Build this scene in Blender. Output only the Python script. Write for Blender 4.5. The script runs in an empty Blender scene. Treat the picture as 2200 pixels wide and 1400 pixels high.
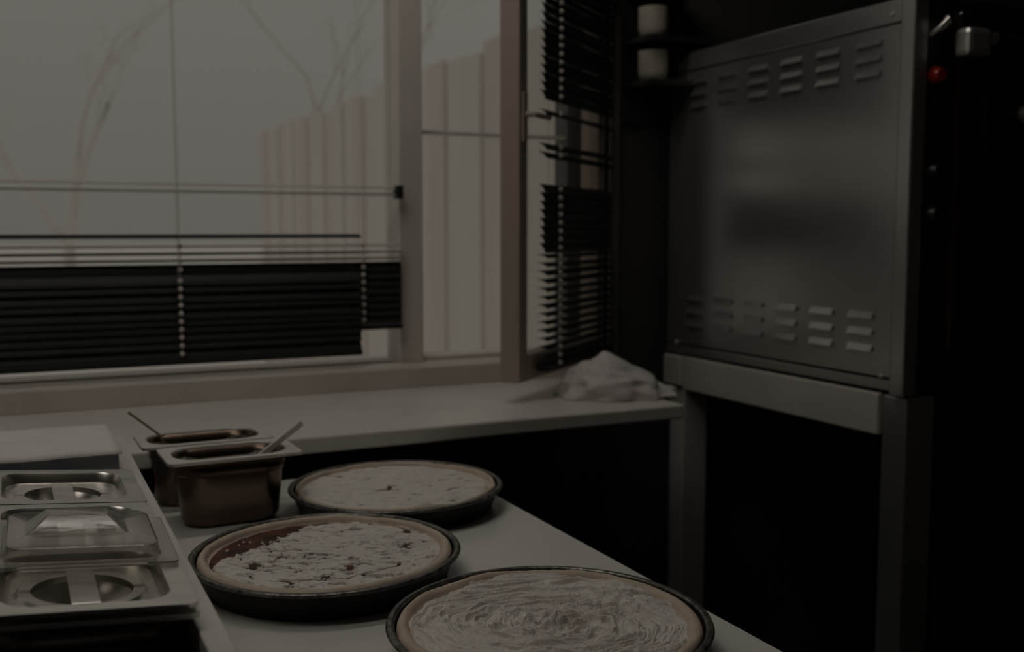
import bpy, math, random
import numpy as np
from mathutils import Vector, Matrix
random.seed(7)
scene = bpy.context.scene
COL = scene.collection
# ---------------------------------------------------------------- camera
CAMZ = 1.333
F_PX = 2235.0
cam_d = bpy.data.cameras.new('camera')
cam_d.sensor_fit = 'HORIZONTAL'; cam_d.sensor_width = 36.0
cam_d.lens = 36.0 * F_PX / 2200.0
cam_d.clip_start = 0.02; cam_d.clip_end = 300
cam_d.dof.use_dof = True; cam_d.dof.focus_distance = 1.12; cam_d.dof.aperture_fstop = 4.6
cam = bpy.data.objects.new('camera', cam_d); COL.objects.link(cam)
cam.location = (0, 0, CAMZ)
PITCH = math.atan(207 / 2235.0); YAW = math.atan(1081 / math.hypot(2235, 207))
cam.rotation_euler = (math.pi / 2 - PITCH, 0, -YAW)
scene.camera = cam
# ---------------------------------------------------------------- view, sky
scene.view_settings.view_transform = 'Standard'
scene.view_settings.look = 'None'
scene.view_settings.gamma = 1.0
scene.view_settings.use_curve_mapping = False
scene.view_settings.exposure = -2.95
world = bpy.data.worlds.new('overcast_sky'); scene.world = world
world.use_nodes = True
wn = world.node_tree.nodes; wl = world.node_tree.links
bgn = wn['Background']
tc = wn.new('ShaderNodeTexCoord'); sp = wn.new('ShaderNodeSeparateXYZ'); rp = wn.new('ShaderNodeValToRGB')
wl.new(tc.outputs['Generated'], sp.inputs[0]); wl.new(sp.outputs['Z'], rp.inputs[0]); wl.new(rp.outputs[0], bgn.inputs['Color'])
rp.color_ramp.elements[0].position = 0.0; rp.color_ramp.elements[0].color = (0.50, 0.465, 0.415, 1)
rp.color_ramp.elements[1].position = 1.0; rp.color_ramp.elements[1].color = (1.0, 0.94, 0.855, 1)
bgn.inputs['Strength'].default_value = 2.0
LAMP_POWER = 76.0        # emission strength of the added ceiling tubes

# ================================================================ helpers
def tag(o, label=None, cat=None, group=None, kind=None):
    if label: o['label'] = label
    if cat: o['category'] = cat
    if group: o['group'] = group
    if kind: o['kind'] = kind
    return o

def empty(name, loc=(0, 0, 0), rot=(0, 0, 0)):
    o = bpy.data.objects.new(name, None); COL.objects.link(o)
    o.location = loc; o.rotation_euler = rot; o.empty_display_size = 0.05
    return o

class MB:
    def __init__(s): s.v = []; s.f = []
    def box(s, x0, x1, y0, y1, z0, z1):
        n = len(s.v)
        s.v += [(x, y, z) for z in (z0, z1) for y in (y0, y1) for x in (x0, x1)]
        s.f += [tuple(n + i for i in q) for q in ((0, 2, 3, 1), (4, 5, 7, 6), (0, 1, 5, 4), (2, 6, 7, 3), (0, 4, 6, 2), (1, 3, 7, 5))]
        return s
    def loft(s, loops, cap0=False, cap1=False, closed=True):
        n0 = len(s.v); N = len(loops[0])
        for lp in loops: s.v += [tuple(p) for p in lp]
        for k in range(len(loops) - 1):
            a = n0 + k * N; b = a + N
            for i in range(N if closed else N - 1):
                j = (i + 1) % N
                s.f.append((a + i, a + j, b + j, b + i))
        if cap0: s.f.append(tuple(n0 + i for i in reversed(range(N))))
        if cap1: s.f.append(tuple(n0 + (len(loops) - 1) * N + i for i in range(N)))
        return s
    def lathe(s, prof, n=48, cx=0, cy=0, cap0=False, cap1=False):
        loops = [[(cx + r * math.cos(2 * math.pi * i / n), cy + r * math.sin(2 * math.pi * i / n), z) for i in range(n)] for r, z in prof]
        return s.loft(loops, cap0, cap1)
    def tube(s, pts, rad, n=8):
        pts = [Vector(p) for p in pts]; loops = []
        rads = rad if isinstance(rad, (list, tuple)) else [rad] * len(pts)
        for i, p in enumerate(pts):
            d = (pts[min(i + 1, len(pts) - 1)] - pts[max(i - 1, 0)]).normalized()
            a = d.orthogonal().normalized() if abs(d.z) > 0.9 else d.cross(Vector((0, 0, 1))).normalized()
            b = d.cross(a)
            loops.append([p + rads[i] * (math.cos(2 * math.pi * k / n) * a + math.sin(2 * math.pi * k / n) * b) for k in range(n)])
        return s.loft(loops, True, True)
    def prism(s, poly, axis_from, axis_to):
        """poly: list of 3D points, swept by the vector axis_to-axis_from"""
        d = Vector(axis_to) - Vector(axis_from)
        return s.loft([[Vector(p) for p in poly], [Vector(p) + d for p in poly]], True, True)
    def mesh(s, name):
        me = bpy.data.meshes.new(name); me.from_pydata([tuple(v) for v in s.v], [], s.f); me.validate(); 
        import bmesh
        bm = bmesh.new(); bm.from_mesh(me); bmesh.ops.recalc_face_normals(bm, faces=bm.faces); bm.to_mesh(me); bm.free()
        return me
    def build(s, name, mat, parent=None, smooth=False, bevel=0, solid=0, loc=None, rot=None):
        me = s.mesh(name)
        return link_mesh(name, me, mat, parent, smooth, bevel, solid, loc, rot)

def link_mesh(name, me, mat, parent=None, smooth=False, bevel=0, solid=0, loc=None, rot=None):
    if mat and not me.materials: me.materials.append(mat)
    o = bpy.data.objects.new(name, me); COL.objects.link(o)
    if parent: o.parent = parent
    if loc: o.location = loc
    if rot: o.rotation_euler = rot
    if smooth:
        me.polygons.foreach_set('use_smooth', [True] * len(me.polygons))
        if smooth != 'all':
            me.set_sharp_from_angle(angle=math.radians(38))
    if solid:
        m = o.modifiers.new('solid', 'SOLIDIFY'); m.thickness = abs(solid); m.offset = -1 if solid > 0 else 1
    if bevel:
        m = o.modifiers.new('bevel', 'BEVEL'); m.width = bevel; m.segments = 2; m.limit_method = 'ANGLE'
    return o

def rr(w, h, r, z, n=10, cx=0, cy=0):
    """rounded rectangle loop, 4*n points"""
    out = []
    for q, (sx, sy) in enumerate(((1, 1), (-1, 1), (-1, -1), (1, -1))):
        for k in range(n):
            a = math.pi / 2 * (q + k / (n - 1.0))
            out.append((cx + sx * (w / 2 - r) + r * math.cos(a), cy + sy * (h / 2 - r) + r * math.sin(a), z))
    return out

# ---------------------------------------------------------------- noise
def vnoise(x, y, seed=0):
    x = np.asarray(x, float); y = np.asarray(y, float)
    xi = np.floor(x).astype(np.int64); yi = np.floor(y).astype(np.int64)
    fx = x - xi; fy = y - yi
    fx = fx * fx * fx * (fx * (fx * 6 - 15) + 10); fy = fy * fy * fy * (fy * (fy * 6 - 15) + 10)
    def h(a, b):
        n = (a * 374761393 + b * 668265263 + seed * 974634541) & 0xffffffff
        n = ((n ^ (n >> 13)) * 1274126177) & 0xffffffff
        n = n ^ (n >> 16)
        return (n & 0xffff) / 65535.0
    return (h(xi, yi) * (1 - fx) + h(xi + 1, yi) * fx) * (1 - fy) + (h(xi, yi + 1) * (1 - fx) + h(xi + 1, yi + 1) * fx) * fy
def fbm(x, y, seed=0, o=4):
    s = 0; a = 0.5; t = 0
    for k in range(o):
        s = s + a * vnoise(x, y, seed + k * 17); t += a; a *= 0.5; x = x * 2.03 + 11.3; y = y * 2.03 + 4.7
    return s / t
def sstep(a, b, x):
    t = np.clip((x - a) / (b - a), 0, 1); return t * t * (3 - 2 * t)

# ---------------------------------------------------------------- materials
def mat(name, col, rough=0.5, metal=0.0, var=0.0, vscale=8.0, vstretch=(1, 1, 1), bump=0.0, bscale=40.0, bstretch=(1, 1, 1),
        spec=0.5, trans=0.0, ior=1.45, col2=None, rvar=0.0, sheen=0.0, subsurf=0.0):
    m = bpy.data.materials.new(name); m.use_nodes = True
    nt = m.node_tree; b = nt.nodes['Principled BSDF']
    b.inputs['Base Color'].default_value = (*col, 1); b.inputs['Roughness'].default_value = rough
    b.inputs['Metallic'].default_value = metal; b.inputs['Specular IOR Level'].default_value = spec
    b.inputs['Transmission Weight'].default_value = trans; b.inputs['IOR'].default_value = ior
    if subsurf:
        b.inputs['Subsurface Weight'].default_value = subsurf; b.inputs['Subsurface Radius'].default_value = (0.01, 0.006, 0.004)
        b.inputs['Subsurface Scale'].default_value = 0.3
    tcn = nt.nodes.new('ShaderNodeTexCoord')
    def noise(scale, stretch, detail=4):
        mp = nt.nodes.new('ShaderNodeMapping'); mp.inputs['Scale'].default_value = stretch
        nz = nt.nodes.new('ShaderNodeTexNoise'); nz.inputs['Scale'].default_value = scale; nz.inputs['Detail'].default_value = detail
        nt.links.new(tcn.outputs['Object'], mp.inputs['Vector']); nt.links.new(mp.outputs[0], nz.inputs['Vector'])
        return nz
    if var or col2:
        nz = noise(vscale, vstretch)
        r = nt.nodes.new('ShaderNodeValToRGB')
        r.color_ramp.elements[0].position = 0.35; r.color_ramp.elements[1].position = 0.65
        c2 = col2 if col2 else tuple(min(1, c * (1 + var)) for c in col)
        c1 = col if col2 else tuple(c * (1 - var) for c in col)
        r.color_ramp.elements[0].color = (*c1, 1); r.color_ramp.elements[1].color = (*c2, 1)
        nt.links.new(nz.outputs['Fac'], r.inputs[0]); nt.links.new(r.outputs[0], b.inputs['Base Color'])
        if rvar:
            mr = nt.nodes.new('ShaderNodeMapRange'); mr.inputs['To Min'].default_value = rough - rvar; mr.inputs['To Max'].default_value = rough + rvar
            nt.links.new(nz.outputs['Fac'], mr.inputs['Value']); nt.links.new(mr.outputs[0], b.inputs['Roughness'])
    if bump:
        nb = noise(bscale, bstretch)
        bp = nt.nodes.new('ShaderNodeBump'); bp.inputs['Strength'].default_value = bump; bp.inputs['Distance'].default_value = 0.002
        nt.links.new(nb.outputs['Fac'], bp.inputs['Height']); nt.links.new(bp.outputs[0], b.inputs['Normal'])
    return m

def glass_mat(name, tint=(0.96, 0.97, 0.96)):
    m = bpy.data.materials.new(name); m.use_nodes = True
    nt = m.node_tree; nt.nodes.remove(nt.nodes['Principled BSDF'])
    out = nt.nodes['Material Output']
    tr = nt.nodes.new('ShaderNodeBsdfTransparent'); tr.inputs[0].default_value = (*tint, 1)
    gl = nt.nodes.new('ShaderNodeBsdfGlossy'); gl.inputs['Roughness'].default_value = 0.03
    fr = nt.nodes.new('ShaderNodeFresnel'); fr.inputs[0].default_value = 1.35
    mx = nt.nodes.new('ShaderNodeMixShader')
    ge = nt.nodes.new('ShaderNodeNewGeometry'); mu = nt.nodes.new('ShaderNodeMath'); mu.operation = 'SUBTRACT'; mu.use_clamp = True
    nt.links.new(fr.outputs[0], mu.inputs[0]); nt.links.new(ge.outputs['Backfacing'], mu.inputs[1])   # one reflection per pane, at its front face
    nt.links.new(mu.outputs[0], mx.inputs[0]); nt.links.new(tr.outputs[0], mx.inputs[1]); nt.links.new(gl.outputs[0], mx.inputs[2])
    nt.links.new(mx.outputs[0], out.inputs['Surface'])
    return m

def emit_mat(name, col, strength):
    m = bpy.data.materials.new(name); m.use_nodes = True
    b = m.node_tree.nodes['Principled BSDF']
    b.inputs['Base Color'].default_value = (*col, 1)
    b.inputs['Emission Color'].default_value = (*col, 1); b.inputs['Emission Strength'].default_value = strength
    return m

M = dict(
    marble=mat('white_marble', (0.80, 0.775, 0.735), 0.32, var=0.03, vscale=7, bump=0.05, bscale=25),
    railstone=mat('pale_counter_stone', (0.74, 0.71, 0.665), 0.35, var=0.06, vscale=12, bump=0.05, bscale=30),
    wellblack=mat('black_liner', (0.015, 0.014, 0.013), 0.6, var=0.2, vscale=6),
    steel=mat('brushed_steel', (0.66, 0.645, 0.615), 0.24, 1.0, var=0.05, vscale=6, vstretch=(1, 14, 1), bump=0.03, bscale=60, bstretch=(1, 20, 1)),
    flange=mat('satin_flange_steel', (0.76, 0.735, 0.69), 0.50, 0.55, var=0.05, vscale=20),
    shadesteel=mat('shade_toned_pan_steel', (0.085, 0.062, 0.048), 0.26, 1.0, col2=(0.15, 0.115, 0.09), vscale=7, bump=0.03, bscale=60),  # dark reflections painted into the base colour of the pan bodies
    lidsteel=mat('worn_lid_steel', (0.74, 0.715, 0.67), 0.31, 1.0, var=0.07, vscale=18, vstretch=(1, 3, 1), bump=0.06, bscale=50, bstretch=(1, 8, 1), rvar=0.08),
    ovensteel=mat('oven_steel', (0.60, 0.60, 0.58), 0.28, 0.85, var=0.05, vscale=4, bump=0.04, bscale=50, bstretch=(1, 1, 12)),
    railsteel=mat('painted_rail', (0.74, 0.69, 0.64), 0.45, 0.2, var=0.05, vscale=5),
    ovendark=mat('oven_black', (0.016, 0.014, 0.012), 0.38, 0.0, var=0.3, vscale=4),
    ovenbrown=mat('smoked_brown_glass', (0.022, 0.014, 0.010), 0.16, 0.0, var=0.2, vscale=3),
    chrome=mat('chrome', (0.80, 0.78, 0.74), 0.38, 0.8, var=0.03),
    redlens=mat('red_lens', (0.55, 0.03, 0.02), 0.18, var=0.1),
    iron=mat('blackened_iron', (0.005, 0.005, 0.005), 0.50, 0.0, spec=0.25, bump=0.2, bscale=160, col2=(0.012, 0.011, 0.010), vscale=30),
    ironrim=mat('worn_pan_rim', (0.05, 0.048, 0.044), 0.30, 0.6, col2=(0.20, 0.19, 0.175), vscale=120, bump=0.3, bscale=200),
    dough=mat('raw_dough', (0.60, 0.50, 0.40), 0.62, var=0.08, vscale=30, bump=0.25, bscale=120, subsurf=0.15),
    cream=mat('cream_topping', (0.79, 0.74, 0.68), 0.46, var=0.06, vscale=45, bump=0.35, bscale=260, subsurf=0.1),
    curd=mat('crumbled_white_cheese', (0.76, 0.715, 0.655), 0.55, var=0.06, vscale=60, bump=0.4, bscale=300, subsurf=0.1),
    sauce=mat('dark_red_sauce', (0.028, 0.009, 0.005), 0.50, spec=0.25, col2=(0.12, 0.036, 0.016), vscale=45, bump=0.2, bscale=150),
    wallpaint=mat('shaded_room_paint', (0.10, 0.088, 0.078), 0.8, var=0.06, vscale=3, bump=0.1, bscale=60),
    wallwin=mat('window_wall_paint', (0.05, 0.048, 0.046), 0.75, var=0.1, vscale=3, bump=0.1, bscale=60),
    ceil=mat('ceiling_paint', (0.45, 0.42, 0.38), 0.85, var=0.03, vscale=3),
    floor=mat('dark_tile_floor', (0.020, 0.018, 0.016), 0.45, var=0.15, vscale=5),
    frame=mat('window_frame_paint', (0.68, 0.63, 0.575), 0.5, var=0.04, vscale=6, bump=0.08, bscale=50),
    board=mat('window_board_paint', (0.60, 0.54, 0.47), 0.5, var=0.05, vscale=6),
    sash=mat('sash_brown_paint', (0.42, 0.345, 0.285), 0.5, var=0.08, vscale=6, vstretch=(1, 1, .2), bump=0.1, bscale=60),
    ledge=mat('ledge_laminate', (0.74, 0.705, 0.655), 0.38, var=0.04, vscale=6),
    blind=mat('black_slat', (0.008, 0.009, 0.009), 0.6, var=0.15, vscale=8),
    paleslat=mat('pale_slat', (0.42, 0.395, 0.355), 0.5, var=0.06, vscale=8),
    cord=mat('pale_cord', (0.62, 0.56, 0.52), 0.7, var=0.1, vscale=80),
    glass=glass_mat('window_glass'),
    poly=mat('clear_polycarbonate', (0.93, 0.90, 0.85), 0.10, trans=0.88, ior=1.40, bump=0.05, bscale=70, bstretch=(1, 6, 1)),
    paper=mat('white_paper', (0.78, 0.75, 0.71), 0.6, var=0.04, vscale=20, bump=0.15, bscale=25),
    bluecard=mat('blue_card', (0.035, 0.085, 0.18), 0.5, col2=(0.22, 0.235, 0.26), vscale=9, vstretch=(1, 1, 3)),
    plastic=mat('white_plastic', (0.80, 0.77, 0.73), 0.35, var=0.03),
    olive=mat('olive_handle', (0.20, 0.185, 0.10), 0.5, var=0.1),
    bag=mat('crumpled_white_film', (0.70, 0.66, 0.63), 0.40, var=0.06, vscale=14, bump=0.3, bscale=50),
    ceramic=mat('pale_glazed_ceramic', (0.52, 0.47, 0.40), 0.30, var=0.06, vscale=12),
    shelfwood=mat('black_shelf', (0.02, 0.019, 0.018), 0.5, var=0.2, vscale=7),
    pipe=mat('grey_pipe_paint', (0.10, 0.095, 0.09), 0.45, var=0.1),
    fence=mat('pale_fence_board', (0.80, 0.755, 0.71), 0.8, var=0.03, vscale=2, vstretch=(4, 4, .3)),  # outdoor haze put into the pale board colours
    fence2=mat('pale_fence_board_warm', (0.755, 0.70, 0.655), 0.8, var=0.03, vscale=2, vstretch=(4, 4, .3)),
    snow=mat('pale_ground', (0.86, 0.83, 0.80), 0.9, var=0.03, vscale=0.6),
    bark=mat('haze_pale_bark', (0.74, 0.71, 0.67), 0.9, var=0.05, vscale=4),  # haze over the distant trees painted in as a pale bark tone
    tube=emit_mat('added_lamp_tube', (1.0, 0.95, 0.87), LAMP_POWER),
    lampbody=mat('added_lamp_housing', (0.6, 0.6, 0.58), 0.5, var=0.03),
)

# ================================================================ room shell
def struct(name, mb, m, **k):
    return tag(mb.build(name, m, **k), kind='structure')
WY0, WY1 = 2.26, 2.50           # window wall inner / outer face
WX0, WX1 = -1.40, 1.345         # opening
WZ0, WZ1 = 1.014, 2.45
RX0, RX1, RY0 = -2.2, 3.0, -2.6
RH = 2.9
struct('floor', MB().box(RX0, RX1, RY0, WY1, -0.1, 0), M['floor'])
struct('ceiling', MB().box(RX0, RX1, RY0, WY1, RH, RH + .1), M['ceil'])
struct('wall_left', MB().box(RX0 - .1, RX0, RY0, WY1, 0, RH), M['wallpaint'])
struct('wall_right', MB().box(RX1, RX1 + .1, RY0, WY1, 0, RH), M['wallpaint'])
struct('wall_front', MB().box(RX0, RX1, RY0 - .1, RY0, 0, RH), M['wallpaint'])
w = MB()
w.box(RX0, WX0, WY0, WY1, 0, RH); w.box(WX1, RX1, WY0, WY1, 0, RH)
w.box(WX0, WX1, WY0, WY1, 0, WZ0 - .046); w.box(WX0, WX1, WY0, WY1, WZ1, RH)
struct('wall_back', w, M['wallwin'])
# board at the foot of the window: lit top, shaded front
struct('trim_1', MB().box(WX0, WX1, WY0 - .004, WY1, WZ0 - .0465, WZ0), M['board'], bevel=.003)
# grey service pipe / trim strip on the dark pier
struct('trim_2', MB().box(1.352, 1.378, WY0 - .02, WY0, .97, RH), M['pipe'], bevel=.003)

# the fixed window
win = tag(empty('window_1', (0, 2.42, WZ0)), kind='structure')
def wpart(name, m, x0, x1, y0, y1, z0, z1, bevel=.003, parent=win):
    l = parent.location
    return MB().box(x0 - l.x, x1 - l.x, y0 - l.y, y1 - l.y, z0 - l.z, z1 - l.z).build(name, m, parent, bevel=bevel)
wpart('bottom_rail', M['frame'], WX0, .842, 2.375, 2.45, WZ0, WZ0 + .005)
wpart('bottom_rail', M['frame'], .900, WX1, 2.375, 2.45, WZ0 - .0, WZ0 + .010)
wpart('mullion', M['frame'], .838, .897, 2.355, 2.46, WZ0, WZ1)
wpart('top_rail', M['frame'], WX0, WX1, 2.375, 2.45, WZ1 - .05, WZ1)
wpart('side_stile', M['frame'], WX0, WX0 + .05, 2.375, 2.45, WZ0 + .005, WZ1 - .05)
wpart('side_stile', M['pipe'], 1.315, WX1, 2.40, 2.47, WZ0 + .01, WZ1 - .05)
wpart('pane', M['glass'], WX0 + .05, .838, 2.418, 2.422, WZ0 + .005, WZ1 - .05, bevel=0)
wpart('pane', M['glass'], .897, 1.315, 2.418, 2.422, WZ0 + .010, WZ1 - .05, bevel=0)
wpart('glazing_bar', M['frame'], .897, 1.315, 2.405, 2.43, 1.566, 1.574, bevel=.001)
wpart('glazing_bar', M['frame'], .8975, .905, 2.395, 2.43, WZ0 + .010, WZ1 - .05, bevel=.001)

# the open casement sash, hinged at the right jamb and swung into the room
HX, HY = 1.338, 2.250
fx, fy = 0.946, 1.928
SW = math.hypot(HX - fx, HY - fy); SA = math.atan2(HY - fy, HX - fx)
sash = tag(empty('window_2', (fx, fy, 1.013), (0, 0, SA)), kind='structure')
ST, SH, TH = .042, .93, .046      # stile width, height, thickness
def spart(name, m, x0, x1, y0, y1, z0, z1, bevel=.004):
    return MB().box(x0, x1, y0, y1, z0, z1).build(name, m, sash, bevel=bevel)
spart('stile', M['sash'], 0, ST, 0, TH, 0, SH)
spart('stile', M['sash'], SW - ST, SW - .006, 0, TH, 0, SH)
spart('bottom_rail', M['sash'], ST, SW - ST, 0, TH, 0, .055)
spart('top_rail', M['sash'], ST, SW - ST, 0, TH, SH - .055, SH)
spart('pane', M['glass'], ST, SW - ST, .022, .026, .055, SH - .055, bevel=0)
hb = MB().box(.010, .030, -.005, 0, .50, .60); hb.tube([(.020, -.004, .555), (.022, -.022, .555), (.10, -.024, .555)], .006, 10)
hb.build('handle', M['sash'], sash, bevel=.001)


# deep ledge below the window
ledge = MB().box(-1.6, 1.262, 1.787, WY0, .938, .968)
lg = tag(ledge.build('window_ledge', M['ledge'], bevel=.004), 'wide pale ledge running along under the window', 'ledge')

# ================================================================ blinds
def slat_mesh(name, length, width, arc=.0022, th=.0007):
    n = 5; top = []; bot = []
    for k in range(n):
        t = -1 + 2 * k / (n - 1)
        y = t * width / 2; z = arc * (1 - t * t)
        top.append((y, z + th / 2)); bot.append((y, z - th / 2))
    prof = top + bot[::-1]
    mb = MB().loft([[(0, y, z) for y, z in prof], [(length, y, z) for y, z in prof]], True, True)
    return mb.mesh(name)
def blind(name, loc, rot, length, slats, cords, label, m_dark, ztop, zbot, headrail=True, rail=True, knots=.24):
    """slats: (z, tilt, material, sag) ; cords: list of x"""
    root = tag(empty(name, loc, rot), label, 'window blind', 'black venetian blinds at the window')
    cache = {}
    for (z, tilt, m, roll) in slats:
        if m.name not in cache:
            me = slat_mesh('slat', length, .025); me.materials.append(m); cache[m.name] = me
        link_mesh('slat', cache[m.name], m, root, loc=(0, 0, z), rot=(tilt, roll, 0))
    for cx in cords:
        for dy in (-.0135, .0135):
            MB().tube([(cx, dy, zbot), (cx, dy, ztop)], .0004, 6).build('ladder_cord', M['cord'], root)
        kz = [z for (z, t, m, r) in slats if z < zbot + knots]
        for z in kz:
            mb = MB().lathe([(.0005, -.0052), (.0042, -.0038), (.0056, 0), (.0042, .0038), (.0005, .0052)], 8, 0, 0, True, True)
            mb.build('cord_knot', M['cord'], root, smooth='all', loc=(cx, -.0165, z))
    if headrail:
        MB().box(0, length, -.015, .015, ztop, ztop + .03).build('head_rail', m_dark, root, bevel=.002)
    if rail:
        MB().box(0, length, -.013, .013, zbot - .012, zbot).build('bottom_rail', m_dark, root, bevel=.002)
    return root
D, Pq = M['blind'], M['paleslat']
closed = math.radians(62)
# blind reaching to the mullion
x0 = -1.2; sl = []
sl.append((1.430, math.radians(14), Pq, 0)); sl.append((1.414, math.radians(14), Pq, 0))
for z in (1.297, 1.281, 1.266): sl.append((z, math.radians(12), Pq, 0))
z = 1.247
while z > 1.108: sl.append((z, closed + random.uniform(-.08, .05), D, 0)); z -= .0175
BZ = 1.0
blind('venetian_blind', (x0, 2.334, 0), (0, 0, 0), .832 - x0, sl, [.328 - x0, .735 - x0, -.10 - x0, -.6 - x0],
      'long black venetian blind reaching right to the grey window post', D, 2.38, 1.112)
# shorter one hanging lower, just in front
sl = [(1.3185, math.radians(20), D, 0)]
z = 1.225
while z > 1.058: sl.append((z, closed + random.uniform(-.07, .05), D, random.uniform(-.002, .002))); z -= .0172
blind('venetian_blind', (x0, 2.300, 0), (0, 0, 0), .722 - x0, sl, [.322 - x0, -.12 - x0, -.62 - x0],
      'shorter black venetian blind hanging lowest at the left window', D, 2.38, 1.058)
ba = bpy.data.objects['venetian_blind']
MB().box(.818 - x0, .836 - x0, -.016, .010, 1.405, 1.436).build('end_clip', D, ba, bevel=.003)
# blind on the open sash
sl = []; z = 1.28
tops = []
zz = 1.30
def sash_tilt(z):       # world height -> tilt, or None where slats are missing
    return None
for k in range(48):
    zw = 1.045 + k * .0178
    zl = zw - 1.013
    if 1.435 < zw < 1.475 or 1.525 < zw < 1.575 or 1.592 < zw < 1.606: continue
    if zw < 1.28: t = math.radians(10 + max(0, (zw - 1.10)) * 60)
    elif zw < 1.44: t = math.radians(60)
    elif zw < 1.60: t = math.radians(38)
    else: t = math.radians(64)
    sl.append((zl, t + random.uniform(-.06, .06), D, random.uniform(-.006, .006)))
sb = blind('venetian_blind', (fx + .072 * math.cos(SA) + .020 * math.sin(SA), fy + .072 * math.sin(SA) - .020 * math.cos(SA), 1.013), (0, 0, SA), SW - .082, sl, [.062],
           'narrow black venetian blind on the open casement sash', D, .885, .03, knots=2)

# ================================================================ table and prep rail
tb = tag(empty('prep_table', (.13, 1.07, 0)), 'long white topped work table carrying the three pizzas', 'table')
def bpart(parent, name, m, x0, x1, y0, y1, z0, z1, bevel=.003):
    l = parent.location
    return MB().box(x0 - l.x, x1 - l.x, y0 - l.y, y1 - l.y, z0 - l.z, z1 - l.z).build(name, m, parent, bevel=bevel)
bpart(tb, 'table_top', M['marble'], -.45, .704, .36, 1.775, .865, .90, .004)
for lx in (-.40, .60):
    for ly in (.42, 1.66): bpart(tb, 'leg', M['ovendark'], lx, lx + .05, ly, ly + .05, 0, .865)
bpart(tb, 'under_shelf', M['ovendark'], -.38, .63, .44, 1.69, .22, .25)
rail = tag(empty('topping_rail', (.04, 1.0, .90)), 'pale raised topping counter holding the lidded steel pans', 'counter')
bpart(rail, 'side_board', M['railstone'], .126, .1475, .37, 1.76, .90, 1.008, .002)
bpart(rail, 'side_board', M['railstone'], -.085, -.060, .37, 1.38, .90, 1.026, .002)
bpart(rail, 'end_board', M['railstone'], -.060, .126, .37, .395, .90, 1.012, .002)
bpart(rail, 'back_shelf', M['railstone'], -.30, .126, 1.395, 1.76, .985, 1.012, .002)
bpart(rail, 'shelf_support', M['railstone'], -.30, -.28, 1.395, 1.76, .90, .985, .002)
bpart(rail, 'well_liner', M['wellblack'], -.060, .126, .395, 1.395, .90, .906, 0)
bpart(rail, 'well_wall', M['wellblack'], .1235, .126, .395, 1.395, .906, .985, 0)
bpart(rail, 'well_wall', M['wellblack'], -.060, -.0575, .395, 1.395, .906, .985, 0)

TILT = math.radians(5.2)
LW, LD = .164, .172
def gn_pan(loc, w, d, depth, label, group, flange_r=.012, rot=(0, 0, 0), wall=.010, corner=.03, name='steel_pan', taper=.006, fl=(.024, .024)):
    """steel pan: origin at centre of the flange top"""
    t = .0012
    root = tag(empty(name, loc, rot), label, 'pan', group)
    ow, od = w - fl[0], d - fl[1]     # opening
    mb = MB().loft([rr(w, d, flange_r, -.004), rr(w, d, flange_r, 0), rr(ow, od, corner, 0), rr(ow - .004, od - .004, corner, -.003)])
    fo = mb.build('flange', M['flange'], root, smooth=True)
    lo = [rr(ow - .004, od - .004, corner, -.003), rr(ow - .006, od - .006, corner - .001, -.025), rr(ow - .012, od - .012, corner - .003, -.028),
          rr(ow - .012 - 2 * taper, od - .012 - 2 * taper, corner - .005, -depth + .010), rr(ow - .022 - 2 * taper, od - .022 - 2 * taper, corner - .008, -depth + .002)]
    body = MB().loft(lo, False, True).build('pan_body', M['shadesteel'], root, smooth=True)
    li = [rr(ow - .0045 - q_, od - .0045 - q_, max(.004, c_), z_) for q_, c_, z_ in ((0, corner, -.0035), (.003, corner - .001, -.025), (.009, corner - .003, -.0275), (.009 + 2 * taper, corner - .006, -depth + .012), (.022 + 2 * taper, corner - .010, -depth + .005))]
    inn = MB().loft(li, False, True).build('inner_wall', M['steel'], root, smooth=True)
    for q in (fo, body):
        mo = q.modifiers.new('solid', 'SOLIDIFY'); mo.thickness = t; mo.offset = 0
    return root

def steel_lid(loc, label, rot):
    root = tag(empty('steel_pan_lid', loc, rot), label, 'lid', 'steel lids on the topping pans')
    w, d = LW, LD; n = 14
    mb = MB()
    R = .047
    lo = [rr(w, d, .009, -.0035, n), rr(w, d, .009, 0, n), rr(w - .034, d - .030, .026, 0, n), rr(w - .038, d - .034, .025, -.0025, n), rr(w - .044, d - .040, .023, -.0115, n), rr(w - .050, d - .046, .021, -.013, n)]
    lo += [rr(2 * R + .012, 2 * R + .012, R + .006, -.013, n), rr(2 * R + .006, 2 * R + .006, R + .003, -.0105, n), rr(2 * R - .012, 2 * R - .012, R - .006, -.0105, n)]
    for k in range(1, 7):
        a = k / 6 * math.pi / 2
        r = (R - .006) * math.cos(a) + .002; lo.append(rr(2 * r, 2 * r, r, -.0105 - .022 * math.sin(a), n))
    mb.loft(lo, False, True)
    b = mb.build('lid_plate', M['lidsteel'], root, smooth=True)
    mo = b.modifiers.new('solid', 'SOLIDIFY'); mo.thickness = .0009; mo.offset = 0
    hb = MB().box(-.0115, .0115, -R + .002, R - .002, -.0095, -.0075)
    hb.box(-.0115, .0115, -R - .004, -R + .006, -.0108, -.0085); hb.box(-.0115, .0115, R - .006, R + .004, -.0108, -.0085)
    hb.build('bar_handle', M['lidsteel'], root, bevel=.0008)
    return root
ct, sn = math.cos(TILT), math.sin(TILT)
def railpt(lx, y, lz):           # lx measured left (negative) from the lids' right edge
    return (.127 + lx * ct + lz * sn, y, 1.0315 - lx * sn + lz * ct)
yc = [.848 + LD / 2, .848 + LD * 1.5 + .004, .848 + LD * 2.5 + .008]
wh = ['nearest the camera, partly under the clear lid', 'in the middle, almost covered by the clear lid', 'farthest back, beside the blue edged box']
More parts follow.
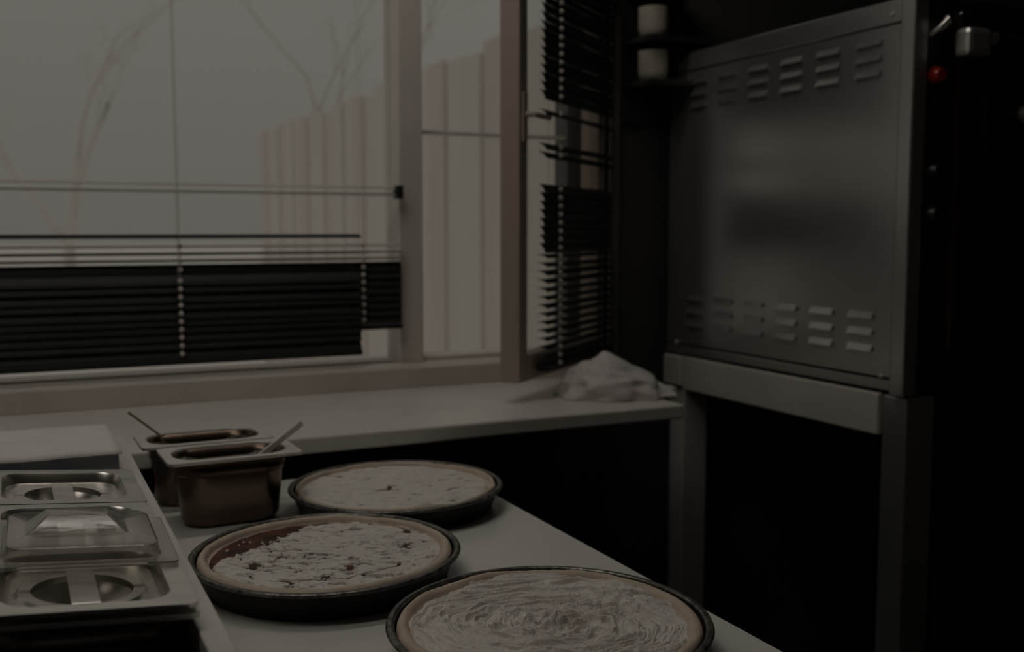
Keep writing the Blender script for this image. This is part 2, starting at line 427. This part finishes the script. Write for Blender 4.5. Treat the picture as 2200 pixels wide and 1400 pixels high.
for k in range(3):
    steel_lid(railpt(-LW / 2, yc[k], 0), 'steel lid with round recessed bar handle, ' + wh[k], (0, TILT, 0))
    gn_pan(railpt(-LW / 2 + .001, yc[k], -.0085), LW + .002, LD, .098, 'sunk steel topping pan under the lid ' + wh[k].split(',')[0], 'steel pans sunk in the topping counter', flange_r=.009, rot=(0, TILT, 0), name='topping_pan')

# clear plastic lid lying across two steel lids
cl = tag(empty('clear_plastic_lid', railpt(-.0785, 1.036, .0045), (0, TILT, math.radians(-1.0))), 'clear plastic lid with hollow wedge handle lying across the steel lids', 'lid')
n = 10
mb = MB()
lo = [rr(.160, .162, .010, -.003, n), rr(.160, .162, .010, .000, n), rr(.134, .136, .018, .000, n), rr(.130, .132, .018, .003, n), rr(.127, .129, .017, .0105, n), rr(.122, .124, .015, .012, n)]
lo += [rr(.090, .052, .002, .0122, n, -.004, .0), rr(.086, .048, .002, .0125, n, -.004, .0), rr(.054, .028, .002, .0255, n, -.004, .004), rr(.050, .024, .002, .0262, n, -.004, .004)]
mb.loft(lo, False, True)
lb = mb.build('lid_shell', M['poly'], cl, smooth=True)
mo = lb.modifiers.new('solid', 'SOLIDIFY'); mo.thickness = .0022; mo.offset = -1

# white box with blue printed side on the back shelf
bx = tag(empty('paper_box', (-.03, 1.553, 1.012)), 'flat white box with dark blue front side behind the pan lids', 'box')
MB().box(-.16, .150, -.097, .105, .0, .0270).build('box_side', M['bluecard'], bx, bevel=.002)
mb = MB()
nx, ny = 28, 16
for j in range(ny + 1):
    for i in range(nx + 1):
        x = -.166 + .320 * i / nx; y = -.102 + .212 * j / ny
        mb.v.append((x, y, .0300 + .004 * (float(fbm(x * 22, y * 22, 5)) - .5) - (.004 if j == 0 else 0)))
for j in range(ny):
    for i in range(nx): a = j * (nx + 1) + i; mb.f.append((a, a + 1, a + nx + 2, a + nx + 1))
mb.build('box_top', M['paper'], bx, smooth='all', solid=.0015)

# two deep steel pans standing on the table
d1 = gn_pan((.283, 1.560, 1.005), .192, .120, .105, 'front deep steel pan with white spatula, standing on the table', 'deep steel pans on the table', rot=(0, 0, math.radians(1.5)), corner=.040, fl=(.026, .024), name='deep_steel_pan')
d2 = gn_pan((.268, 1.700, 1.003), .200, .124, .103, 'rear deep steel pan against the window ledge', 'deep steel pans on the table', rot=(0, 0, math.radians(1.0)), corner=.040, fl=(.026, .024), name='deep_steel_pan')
# spatula leaning in the front pan
sp_ = tag(empty('spatula', (.240, 1.555, .905)), 'white plastic spatula leaning out of the front deep pan', 'spatula')
a, b = Vector((0, 0, .026)), Vector((.152, .0, .134))
dv = (b - a).normalized(); nv = Vector((0, 1, 0)); sv = dv.cross(nv)
def flat(name, p0, p1, w0, w1, t, m, parent):
    l = [[p + sx * w * sv + sy * t * nv for sx, sy in ((-1, -1), (1, -1), (1, 1), (-1, 1))] for p, w in ((p0, w0), (p1, w1))]
    return MB().loft(l, True, True).build(name, m, parent, bevel=.001)
flat('blade', a, a + dv * .055, .016, .015, .0015, M['plastic'], sp_)
flat('handle', a + dv * .055, b, .0045, .0045, .0028, M['plastic'], sp_)
# thin rod (spoon) in the rear pan
so = tag(empty('spoon', (.245, 1.712, .905)), 'thin olive handled spoon poking out of the rear pan', 'spoon')
MB().tube([(0, 0, .02), (-.043, -.0, .104), (-.088, -.0, .143)], [.0016, .0018, .0020], 8).build('handle', M['olive'], so, smooth=True)
mb = MB().lathe([(.0005, -.006), (.009, -.004), (.013, .002), (.0115, .002), (.008, -.002), (.0005, -.0045)], 16)
mb.build('bowl', M['steel'], so, smooth=True, loc=(.005, 0, .012))

# ================================================================ pizzas
U = np.array([math.cos(YAW), -math.sin(YAW)]); V = np.array([math.sin(YAW), math.cos(YAW)])   # right / away seen from where the cook stands
PR = .167
def polar(rs, nt_):
    th = np.linspace(0, 2 * np.pi, nt_, endpoint=False)
    R, T = np.meshgrid(rs, th, indexing='ij')
    return R, T
def polar_mesh(name, R, T, Z, m, parent, close_centre=True, solid=0):
    nr, nt_ = R.shape
    X = R * np.cos(T); Y = R * np.sin(T)
    verts = np.stack([X, Y, Z], -1).reshape(-1, 3)
    i = np.arange(nr - 1)[:, None] * nt_; j = np.arange(nt_)[None, :]; j2 = (j + 1) % nt_
    faces = np.stack([i + j, i + nt_ + j, i + nt_ + j2, i + j2], -1).reshape(-1, 4)
    faces = faces.tolist()
    if close_centre: faces.append(list(range(nt_))[::-1][::-1])
    me = bpy.data.meshes.new(name); me.from_pydata(verts.tolist(), [], faces); me.validate()
    return link_mesh(name, me, m, parent, smooth='all')
def pan(loc, label, tilt=(0, 0, 0)):
    root = tag(empty('pizza_pan', loc, tilt), label, 'pan', 'round black pizza pans')
    prof = [(.001, .0), (.146, .0), (.149, .002), (.1595, .030), (.1600, .0335)]
    inner = [(.1585, .0335), (.1570, .030), (.1455, .0045), (.143, .003), (.001, .003)]
    MB().lathe(prof + inner, 96).build('pan_body', M['iron'], root, smooth=True)
    rimp = [(.1582 + .0042 + .0044 * math.cos(a), .0350 + .0030 * math.sin(a)) for a in [k * 2 * math.pi / 10 for k in range(11)]]
    MB().lathe(rimp, 120).build('rolled_rim', M['ironrim'], root, smooth='all')
    return root
def pizza(loc, label, style, seed, tilt=(0, 0, 0), crust_in=.132, nr=150, nt_=420):
    root = tag(empty('pizza', loc, tilt), label, 'pizza', 'unbaked pizzas in black pans')
    # crust: rounded dough wall
    rs = np.concatenate([np.linspace(.112, .1560, 46), [.1552, .1475]])
    R, T = polar(rs, nt_)
    C, S = np.cos(T), np.sin(T)
    wob = fbm(4 + 2.2 * C, 4 + 2.2 * S, seed + 3, 4)
    cin = crust_in + .010 * (wob - .5)
    t = np.clip((R - cin) / (.1560 - cin), 0, 1)
    prof = np.sqrt(np.clip(1 - (2 * t - 1) ** 2 * .98, 0, 1))
    top = .026 + .0085 * prof * (.75 + .5 * fbm(7 + 3 * C, 7 + 3 * S, seed + 9, 3))
    top = np.where(R < cin, .0262 - (cin - R) * .35, top)
    top += .0011 * (fbm(R * 260, 40 + T * 34, seed + 5, 3) - .5)
    Z = top; Z[-1, :] = .0035; Z[-2, :] = .0245
    polar_mesh('crust', R, T, Z, M['dough'], root, close_centre=False)
    # sauce bed
    rs = np.linspace(.0005, .146, 90); R, T = polar(rs, 320)
    x, y = R * np.cos(T), R * np.sin(T)
    polar_mesh('sauce', R, T, (.0215 if style == 'swirl' else .0270) + .0026 * (fbm(x * 110 + 9, y * 110 + 9, seed + 1, 3) - .5) - .006 * sstep(.138, .146, R), M['sauce'], root)
    # topping relief
    rs = np.linspace(.0004, .1480, nr); R, T = polar(rs, nt_)
    x, y = R * np.cos(T), R * np.sin(T)
    u = x * U[0] + y * U[1]; v = x * V[0] + y * V[1]
    wx = .012 * (fbm(u * 25 + 3, v * 25 + 8, seed + 20, 3) - .5); wy = .012 * (fbm(u * 25 + 30, v * 25 + 1, seed + 21, 3) - .5)
    if style == 'swirl':
        uu, vv = u + wx * 1.4 - .010, v + wy * 1.4 + .010
        # spread strokes: flattened rings about an off-centre point
        rad = np.sqrt((uu * .80) ** 2 + (vv * 1.25) ** 2); ang = np.arctan2(vv * 1.25, uu * .80)
        s = rad * 150 + ang * 1.1
        stroke = fbm(s, 20 + ang * 1.6, seed + 30, 4)
        fine = fbm(rad * 520 + ang * 4, 3 + ang * 3.5, seed + 31, 3)
        ridge = 1 - np.abs(2 * fbm(rad * 62 + ang * .8, 5 + ang * 1.1, seed + 32, 2) - 1)
        z = .0292 + .0080 * (stroke - .5) + .0026 * (fine - .5) + .0066 * (ridge ** 3 - .4)
        # deep comma-shaped hollow where the spoon lifted
        d = np.sqrt(((u - .012) / .042) ** 2 + ((v + .028) / .020) ** 2)
        z -= .0042 * np.exp(-((d - .75) / .28) ** 2) * (.4 + .6 * fbm(u * 40, v * 40, seed + 4, 2))
        z += .0045 * np.exp(-((d - 1.15) / .16) ** 2) * sstep(.35, .7, fbm(9 + ang * 1.2, rad * 30, seed + 6, 2))
        # lumpy dollops on the far right
        lump = np.exp(-(((u - .062) / .040) ** 2 + ((v - .055) / .045) ** 2))
        z += lump * .010 * (np.abs(fbm(u * 55, v * 55, seed + 7, 3) - .5) * 2.2)
        z += .0020 * (fbm(u * 330, v * 330, seed + 8, 3) - .5)
        z -= .0035 * sstep(.34, .24, fbm(rad * 330 + ang * 2, 9 + ang * 2.2, seed + 12, 3))
        edge = sstep(.138, .1480, R + .006 * (fbm(u * 60, v * 60, seed + 11, 3) - .5) * 2)
        z -= .009 * edge
        mtl = M['cream']
    else:
        grain = fbm(u * 190, v * 190, seed + 40, 3); mid = fbm(u * 60, v * 60, seed + 41, 3)
        z = .0298 + .0026 * (grain - .5) + .0024 * (mid - .5)
        fq = 1.45 if style == 'cracked' else 1.15
        cr = fbm((u + wx) * 36 * fq, (v + wy) * 95 * fq, seed + 42, 3)                 # cracks lie crosswise
        big = fbm(u * 14 + 2, v * 14 + 5, seed + 43, 2)
        if style == 'cracked':
            ln = np.abs(fbm((u + 1.6 * wx) * 26 + 5, (v + 1.6 * wy) * 82 + 2, seed + 60, 3) - .5)      # thin crosswise cracks
            gate = sstep(.46, .56, fbm(u * 34 + 7, v * 48 + 3, seed + 61, 2) + .10 * sstep(.03, -.07, u))
            z -= .0095 * sstep(.026, .010, ln) * gate * sstep(.138, .128, R)
            thr = .358 + .060 * (big - .5) * 2
            thr = thr + .04 * sstep(.02, -.06, u)
            z -= .0110 * sstep(thr, thr - .018, cr)
            # bare sauce along the left and back-left edge
            ang = np.arctan2(v, u); da = np.abs(np.angle(np.exp(1j * (ang - math.radians(157)))))
            wdt = .060 * np.exp(-(da / .60) ** 2) + .016 * np.exp(-(np.angle(np.exp(1j * (ang - math.radians(115)))) / .6) ** 2)
            lim = .1450 - wdt + .020 * (fbm(u * 70 + 2, v * 70, seed + 44, 3) - .5)
            z -= .011 * sstep(-.002, .004, R - lim)
            # long curved tear near the front right edge
            tear = np.abs(R - .114 - .006 * (fbm(ang * 6, ang * 0 + 2, seed + 45, 3) - .5) * 2 + .012 * np.cos(ang + 1.0))
            on = sstep(-2.0, -1.75, ang) * sstep(-.30, -.55, ang)
            z -= .010 * sstep(.0030, .0010, tear) * on * sstep(.15, .35, fbm(ang * 14, R * 60, seed + 46, 2))
            tear2 = np.abs(R - .136 + .004 * (fbm(ang * 9, ang * 0 + 7, seed + 47, 3) - .5) * 2)
            on2 = sstep(.55, .85, ang) * sstep(1.45, 1.2, ang)
            z -= .010 * sstep(.0040, .0015, tear2) * on2
        else:
            thr = .305 + .03 * (big - .5) * 2
            z -= .0100 * sstep(thr, thr - .016, cr)
            ang = np.arctan2(v, u)
            e = np.abs(R - .139 + .006 * (fbm(3 + 2 * np.cos(ang), 3 + 2 * np.sin(ang), seed + 47, 3) - .5) * 2)
            on2 = sstep(.7, 1.1, ang) * sstep(2.7, 2.4, ang)
            z -= .010 * sstep(.0030, .0012, e) * on2 * sstep(.30, .5, fbm(ang * 11, R * 0 + 3, seed + 48, 2))
            notch = np.maximum(np.exp(-((u + .012) / .020) ** 4 - ((v + .022) / .0045) ** 4), np.exp(-((u + .010) / .003) ** 4 - ((v + .006) / .016) ** 4))
            z -= .012 * notch
            hook = np.abs(np.hypot(u - .105, v + .028) - .022); z -= .010 * sstep(.0035, .0015, hook) * (u < .100) * (v > -.030)
        z -= .008 * sstep(.139, .1480, R + .004 * (grain - .5) * 2)
        mtl = M['curd']
    polar_mesh('topping', R, T, z, mtl, root)
    if style == 'cracked':
        rnd = random.Random(4); mb = MB()
        for k in range(80):
            a = math.radians(rnd.gauss(150, 24)); r = rnd.uniform(.070, .095) if k % 4 else rnd.uniform(.09, .132)
            uu_, vv_ = r * math.cos(a), r * math.sin(a)
            px, py = uu_ * U[0] + vv_ * V[0], uu_ * U[1] + vv_ * V[1]
            q = rnd.uniform(.0009, .0024)
            pr = [(q * .1, -q * .8), (q * .9, -q * .3), (q, .25 * q), (q * .5, q * .85), (q * .05, q)]
            n0 = len(mb.v); mb.lathe([(a_, b_ + .0275) for a_, b_ in pr], 7, px, py, True, True)
        tag(mb.build('cheese_crumbs', M['curd'], root, smooth='all'), kind='stuff')
    return root
spots = [((.531, 1.520), 'smooth', 11, 'farthest'), ((.341, 1.240), 'cracked', 23, 'left'), ((.483, .915), 'swirl', 37, 'nearest')]
desc = {'smooth': 'farthest pizza, evenly white topped with a few small dark gaps',
        'cracked': 'left pizza with cracked white cheese and bare red sauce edge',
        'swirl': 'nearest pizza with swirled beige cream spread'}
pdesc = {'smooth': 'black round pan under the farthest pizza', 'cracked': 'black round pan under the cracked cheese pizza', 'swirl': 'black round pan under the swirled cream pizza nearest the camera'}
for (px, py), st, sd, wh_ in spots:
    pan((px, py, .90), pdesc[st])
    pizza((px, py, .9035), desc[st], st, sd, nr=(170 if st == 'smooth' else 240), nt_=(520 if st == 'smooth' else 800), crust_in={'smooth': .146, 'cracked': .142, 'swirl': .142}[st])

# ================================================================ oven on its stand
OX, OY0, OY1, OZ0, OZ1 = 1.51, 1.430, 2.225, 1.020, 1.762
OXR = 2.36
ov = tag(empty('deck_oven', ((OX + OXR) / 2, (OY0 + OY1) / 2, OZ0)), 'tall steel oven with louvred side panel right of the window', 'oven')
def opart(name, m, x0, x1, y0, y1, z0, z1, bevel=.002): return bpart(ov, name, m, x0, x1, y0, y1, z0, z1, bevel)
opart('cabinet', M['ovendark'], OX + .012, OXR, OY0 + .012, OY1, OZ0, OZ1 - .004)
sidep = opart('side_panel', M['ovensteel'], OX + .004, OX + .012, OY0 + .034, OY1, OZ0 + .028, OZ1 - .045)
opart('top_band', M['ovensteel'], OX, OX + .012, OY0 + .034, OY1, OZ1 - .043, OZ1)
opart('bottom_band', M['ovensteel'], OX + .002, OX + .012, OY0 + .034, OY1, OZ0 + .004, OZ0 + .024)
opart('corner_post', M['ovensteel'], OX - .006, OX + .030, OY0 - .002, OY0 + .034, OZ0 - .004, OZ1 + .002, .004)
lv = MB()
wd, hh, out = .066, .013, .008
lv.prism([(0, -wd / 2, hh / 2), (-out, -wd / 2, -hh / 2), (-out + .0012, -wd / 2, -hh / 2), (0, -wd / 2, hh / 2 - .0014)], (0, 0, 0), (0, wd, 0))
lv.f = lv.f
for s_ in (-1, 1): 
    n0 = len(lv.v); lv.v += [(0, s_ * wd / 2, hh / 2), (-out, s_ * wd / 2, -hh / 2), (0, s_ * wd / 2, -hh / 2)]; lv.f.append((n0, n0 + 1, n0 + 2))
lme = lv.mesh('louvre'); lme.materials.append(M['ovensteel'])
slotme = MB().box(-.0006, .0006, -wd / 2 + .002, wd / 2 - .002, -hh / 2, hh / 2 - .002).mesh('slot'); slotme.materials.append(M['wellblack'])
sl_ = sidep.parent.location
for zc in (1.690, 1.661, 1.632, 1.166, 1.134, 1.102):
    for k in range(6):
        yy = 1.550 + k * .1105
        o = link_mesh('louvre', lme, None, ov, loc=(OX + .004 - sl_.x, yy - sl_.y, zc - sl_.z))
        link_mesh('louvre_slot', slotme, None, ov, loc=(OX + .0036 - sl_.x, yy - sl_.y, zc - sl_.z))
for (yy, zc) in ((1.49, 1.050), (2.18, 1.050), (1.49, 1.735), (2.18, 1.735)):
    MB().lathe([(.0005, .004), (.004, .003), (.005, 0), (.005, -.002)], 12, cap0=True).build('screw', M['chrome'], ov, smooth=True, loc=(OX - sl_.x, yy - sl_.y, zc - sl_.z), rot=(0, -math.pi / 2, 0))
# front: dark frame, smoked door with handle, pilot lamp, knobs
opart('front_frame', M['ovendark'], OX + .030, OXR, OY0 + .002, OY0 + .012, OZ0, OZ1)
door = opart('door', M['ovenbrown'], 1.600, 2.28, OY0 - .022, OY0 + .002, 1.10, 1.735, .006)
def dpart(name, mb, m, **k):
    o = mb.build(name, m, door, **k); o.location = (-sl_.x, -sl_.y, -sl_.z); return o
dpart('handle_bracket', MB().box(1.578, 1.640, OY0 - .060, OY0 - .022, 1.648, 1.700), M['chrome'], bevel=.010)
dpart('handle_bracket', MB().box(2.190, 2.262, OY0 - .060, OY0 - .022, 1.648, 1.700), M['chrome'], bevel=.010)
dpart('handle_bar', MB().tube([(1.630, OY0 - .068, 1.678), (1.9, OY0 - .070, 1.668), (2.208, OY0 - .068, 1.668)], .012, 14), M['ovendark'], smooth=True)
dpart('door_window', MB().box(1.665, 2.215, OY0 - .024, OY0 - .0221, 1.16, 1.60), M['ovendark'], bevel=.002)
def knob(name, x, z, r, m, depth=.022):
    mb = MB().lathe([(r * 1.15, 0), (r * 1.15, .004), (r, .005), (r * .92, depth * .8), (r * .75, depth), (.0005, depth)], 24, cap1=True)
    return mb.build(name, m, ov, smooth=True, loc=(x - sl_.x, OY0 + .002 - sl_.y, z - sl_.z), rot=(math.pi / 2, 0, 0))
knob('pilot_lamp', 1.562, 1.618, .015, M['redlens'], .018)
knob('control_knob', 1.562, 1.44, .018, M['ovendark'])
knob('control_knob', 1.562, 1.36, .018, M['ovendark'])
hk = MB().tube([(1.546, OY0 - .000, 1.690), (1.548, OY0 - .022, 1.700), (1.556, OY0 - .028, 1.716), (1.566, OY0 - .022, 1.712), (1.570, OY0, 1.700)], .006, 10)
o = hk.build('latch_loop', M['chrome'], ov, smooth=True); o.location = (-sl_.x, -sl_.y, -sl_.z)
mb = MB().lathe([(.018, 0), (.018, .004), (.014, .006), (.013, .024), (.010, .028), (.0005, .028)], 24, cap1=True)
o = mb.build('door_knob', M['chrome'], door, smooth=True); o.location = (1.775 - sl_.x, OY0 - .022 - sl_.y, 1.556 - sl_.z); o.rotation_euler = (math.pi / 2, 0, 0)
mb = MB().lathe([(.018, 0), (.018, .004), (.014, .006), (.013, .024), (.010, .028), (.0005, .028)], 24, cap1=True)

stn = tag(empty('oven_stand', ((OX + OXR) / 2, (OY0 + OY1) / 2, 0)), 'steel legged stand with pale wide rail carrying the oven', 'stand')
def stp(name, m, x0, x1, y0, y1, z0, z1, b=.003): return bpart(stn, name, m, x0, x1, y0, y1, z0, z1, b)
for lx in (OX + .006, OXR - .086):
    for ly in (OY0 - .002, OY1 - .075):
        stp('leg', M['railsteel'] if ly > 2 else M['ovensteel'], lx, lx + .075, ly, ly + .062, 0, OZ0 - .004, .005)
stp('side_rail', M['railsteel'], OX - .004, OX + .010, 1.490, 2.142, .935, 1.017)
stp('rail_end', M['railsteel'], OX - .008, OX + .006, 2.146, 2.226, .940, 1.017, .006)
stp('side_rail', M['railsteel'], OXR - .010, OXR + .004, 1.490, 2.142, .935, 1.017)
stp('cross_rail', M['ovendark'], OX + .081, OXR - .086, OY0 + .02, OY0 + .04, .94, 1.016)

# ================================================================ small things by the window
# crumpled film on the ledge
import bmesh
bm = bmesh.new(); bmesh.ops.create_icosphere(bm, subdivisions=5, radius=1)
for v in bm.verts:
    p = v.co.copy()
    from mathutils import noise as mn
    k = mn.ridged_multi_fractal(p * 1.5 + Vector((3, 1, 7)), .9, 2.1, 4, 1.0, 2.0) * .16 + mn.noise(p * 2.3) * .22
    q = p * (0.85 + k)
    z = q.z; r_ = math.hypot(q.x, q.y)
    hgt = .075 * max(0, 1 - .8 * max(0, q.x + .25)) * (.6 + .4 * (1 - min(1, abs(q.y))))
    v.co = Vector((q.x * .115, q.y * .07, max(0, (z + .28)) * (.030 + hgt * .55)))
me = bpy.data.meshes.new('crumpled_bag'); bm.to_mesh(me); bm.free()
o = link_mesh('crumpled_bag', me, M['bag'], smooth='all', loc=(1.185, 1.93, .968), rot=(0, 0, math.radians(-20)))
tag(o, 'crumpled white plastic film on the right end of the ledge', 'bag')
# dark wall shelf with two pale cups, one above the other
sh = tag(empty('wall_shelf', (1.47, 2.26, 1.60)), 'small black two tier wall shelf between window and oven', 'shelf')
bpart(sh, 'back_board', M['shelfwood'], 1.385, 1.56, 2.246, 2.26, 1.60, 2.10)
for zc in (1.692, 1.796, 1.92): bpart(sh, 'shelf_board', M['shelfwood'], 1.385, 1.56, 2.12, 2.246, zc - .014, zc)
def cup(loc, label):
    root = tag(empty('cup', loc), label, 'cup', 'pale cups on the wall shelf')
    MB().lathe([(.0005, 0), (.026, 0), (.033, .006), (.0365, .022), (.037, .066), (.0375, .072), (.0355, .072), (.0345, .066), (.034, .022), (.030, .008), (.0005, .006)], 40).build('cup_body', M['ceramic'], root, smooth=True)
    pts = [(.034 + .022 * math.sin(a), 0, .038 + .020 * math.cos(a)) for a in [math.pi * k / 10 for k in range(11)]]
    MB().tube(pts, .0045, 10).build('handle', M['ceramic'], root, smooth=True, rot=(0, 0, math.radians(75)))
    return root
cup((1.430, 2.178, 1.692), 'lower pale cup on the black wall shelf')
cup((1.430, 2.178, 1.796), 'upper pale cup on the black wall shelf')

# unseen ceiling lamps, added to brighten the table and the oven side
for k, (lx, ly) in enumerate(((.35, 1.65), (-.45, .95))):
    r_ = tag(empty('added_ceiling_lamp', (lx, ly, RH)), ('added unseen tube lamp on the ceiling above the work table' if k == 0 else 'added unseen tube lamp on the ceiling left of the work table'), 'lamp', 'added ceiling tube lamps')
    MB().box(-.65, .65, -.10, .10, -.05, 0).build('housing', M['lampbody'], r_, bevel=.004)
    for dy in (-.05, .05):
        MB().tube([(-.60, dy, -.068), (.60, dy, -.068)], .016, 12).build('tube', M['tube'], r_, smooth=True)

# ================================================================ outdoors
g = MB().box(-60, 60, WY1, 120, -.35, -.25); tag(g.build('ground', M['snow']), kind='structure')
fr = tag(empty('board_fence', (2.6, 8, -.25)), 'tall pale vertical board fence outside the window', 'fence')
for k in range(31):
    y0 = 2.9 + k * .29; zt = 2.42 + .03 * math.sin(k * 1.7) + random.uniform(-.03, .03)
    m = M['fence'] if k % 3 else M['fence2']
    d = .02 * (k % 2)
    bpart(fr, 'board', m, 2.58 + d, 2.605 + d, y0, y0 + .282, -.25, zt, 0)
for zc in (.4, 1.9): bpart(fr, 'fence_rail', M['fence2'], 2.63, 2.69, 2.9, 2.9 + 31 * .29, zc, zc + .09, 0)
def tree(loc, h, seed, label):
    rnd = random.Random(seed)
    root = tag(empty('bare_tree', loc), label, 'tree', 'bare pale trees outside')
    tr = MB(); br = MB()
    def grow(mb, p, d, L, r, depth):
        pts = [p]; rads = [r]
        for k in range(4):
            d = (d + Vector((rnd.uniform(-.18, .18), rnd.uniform(-.18, .18), rnd.uniform(-.05, .12)))).normalized()
            p = p + d * L / 4; pts.append(p); rads.append(r * (1 - .13 * (k + 1)))
        mb.tube(pts, rads, 6 if depth else 8)
        if depth < 4:
            for k in range(3 if depth < 3 else 2):
                q = pts[2 + k % 3]
                nd = (d + Vector((rnd.uniform(-1, 1), rnd.uniform(-1, 1), rnd.uniform(-.2, .6))) * .9).normalized()
                grow(br, q, nd, L * rnd.uniform(.55, .75), rads[2 + k % 3] * .6, depth + 1)
    grow(tr, Vector((0, 0, 0)), Vector((0, 0, 1)), h * .45, h * .018, 0)
    tr.build('trunk', M['bark'], root, smooth='all'); br.build('branches', M['bark'], root, smooth='all')
tree((3.6, 10.5, -.25), 5.2, 3, 'bare pale tree rising behind the fence outside')
tree((.9, 17.0, -.25), 6.0, 8, 'bare pale tree far off through the left window')
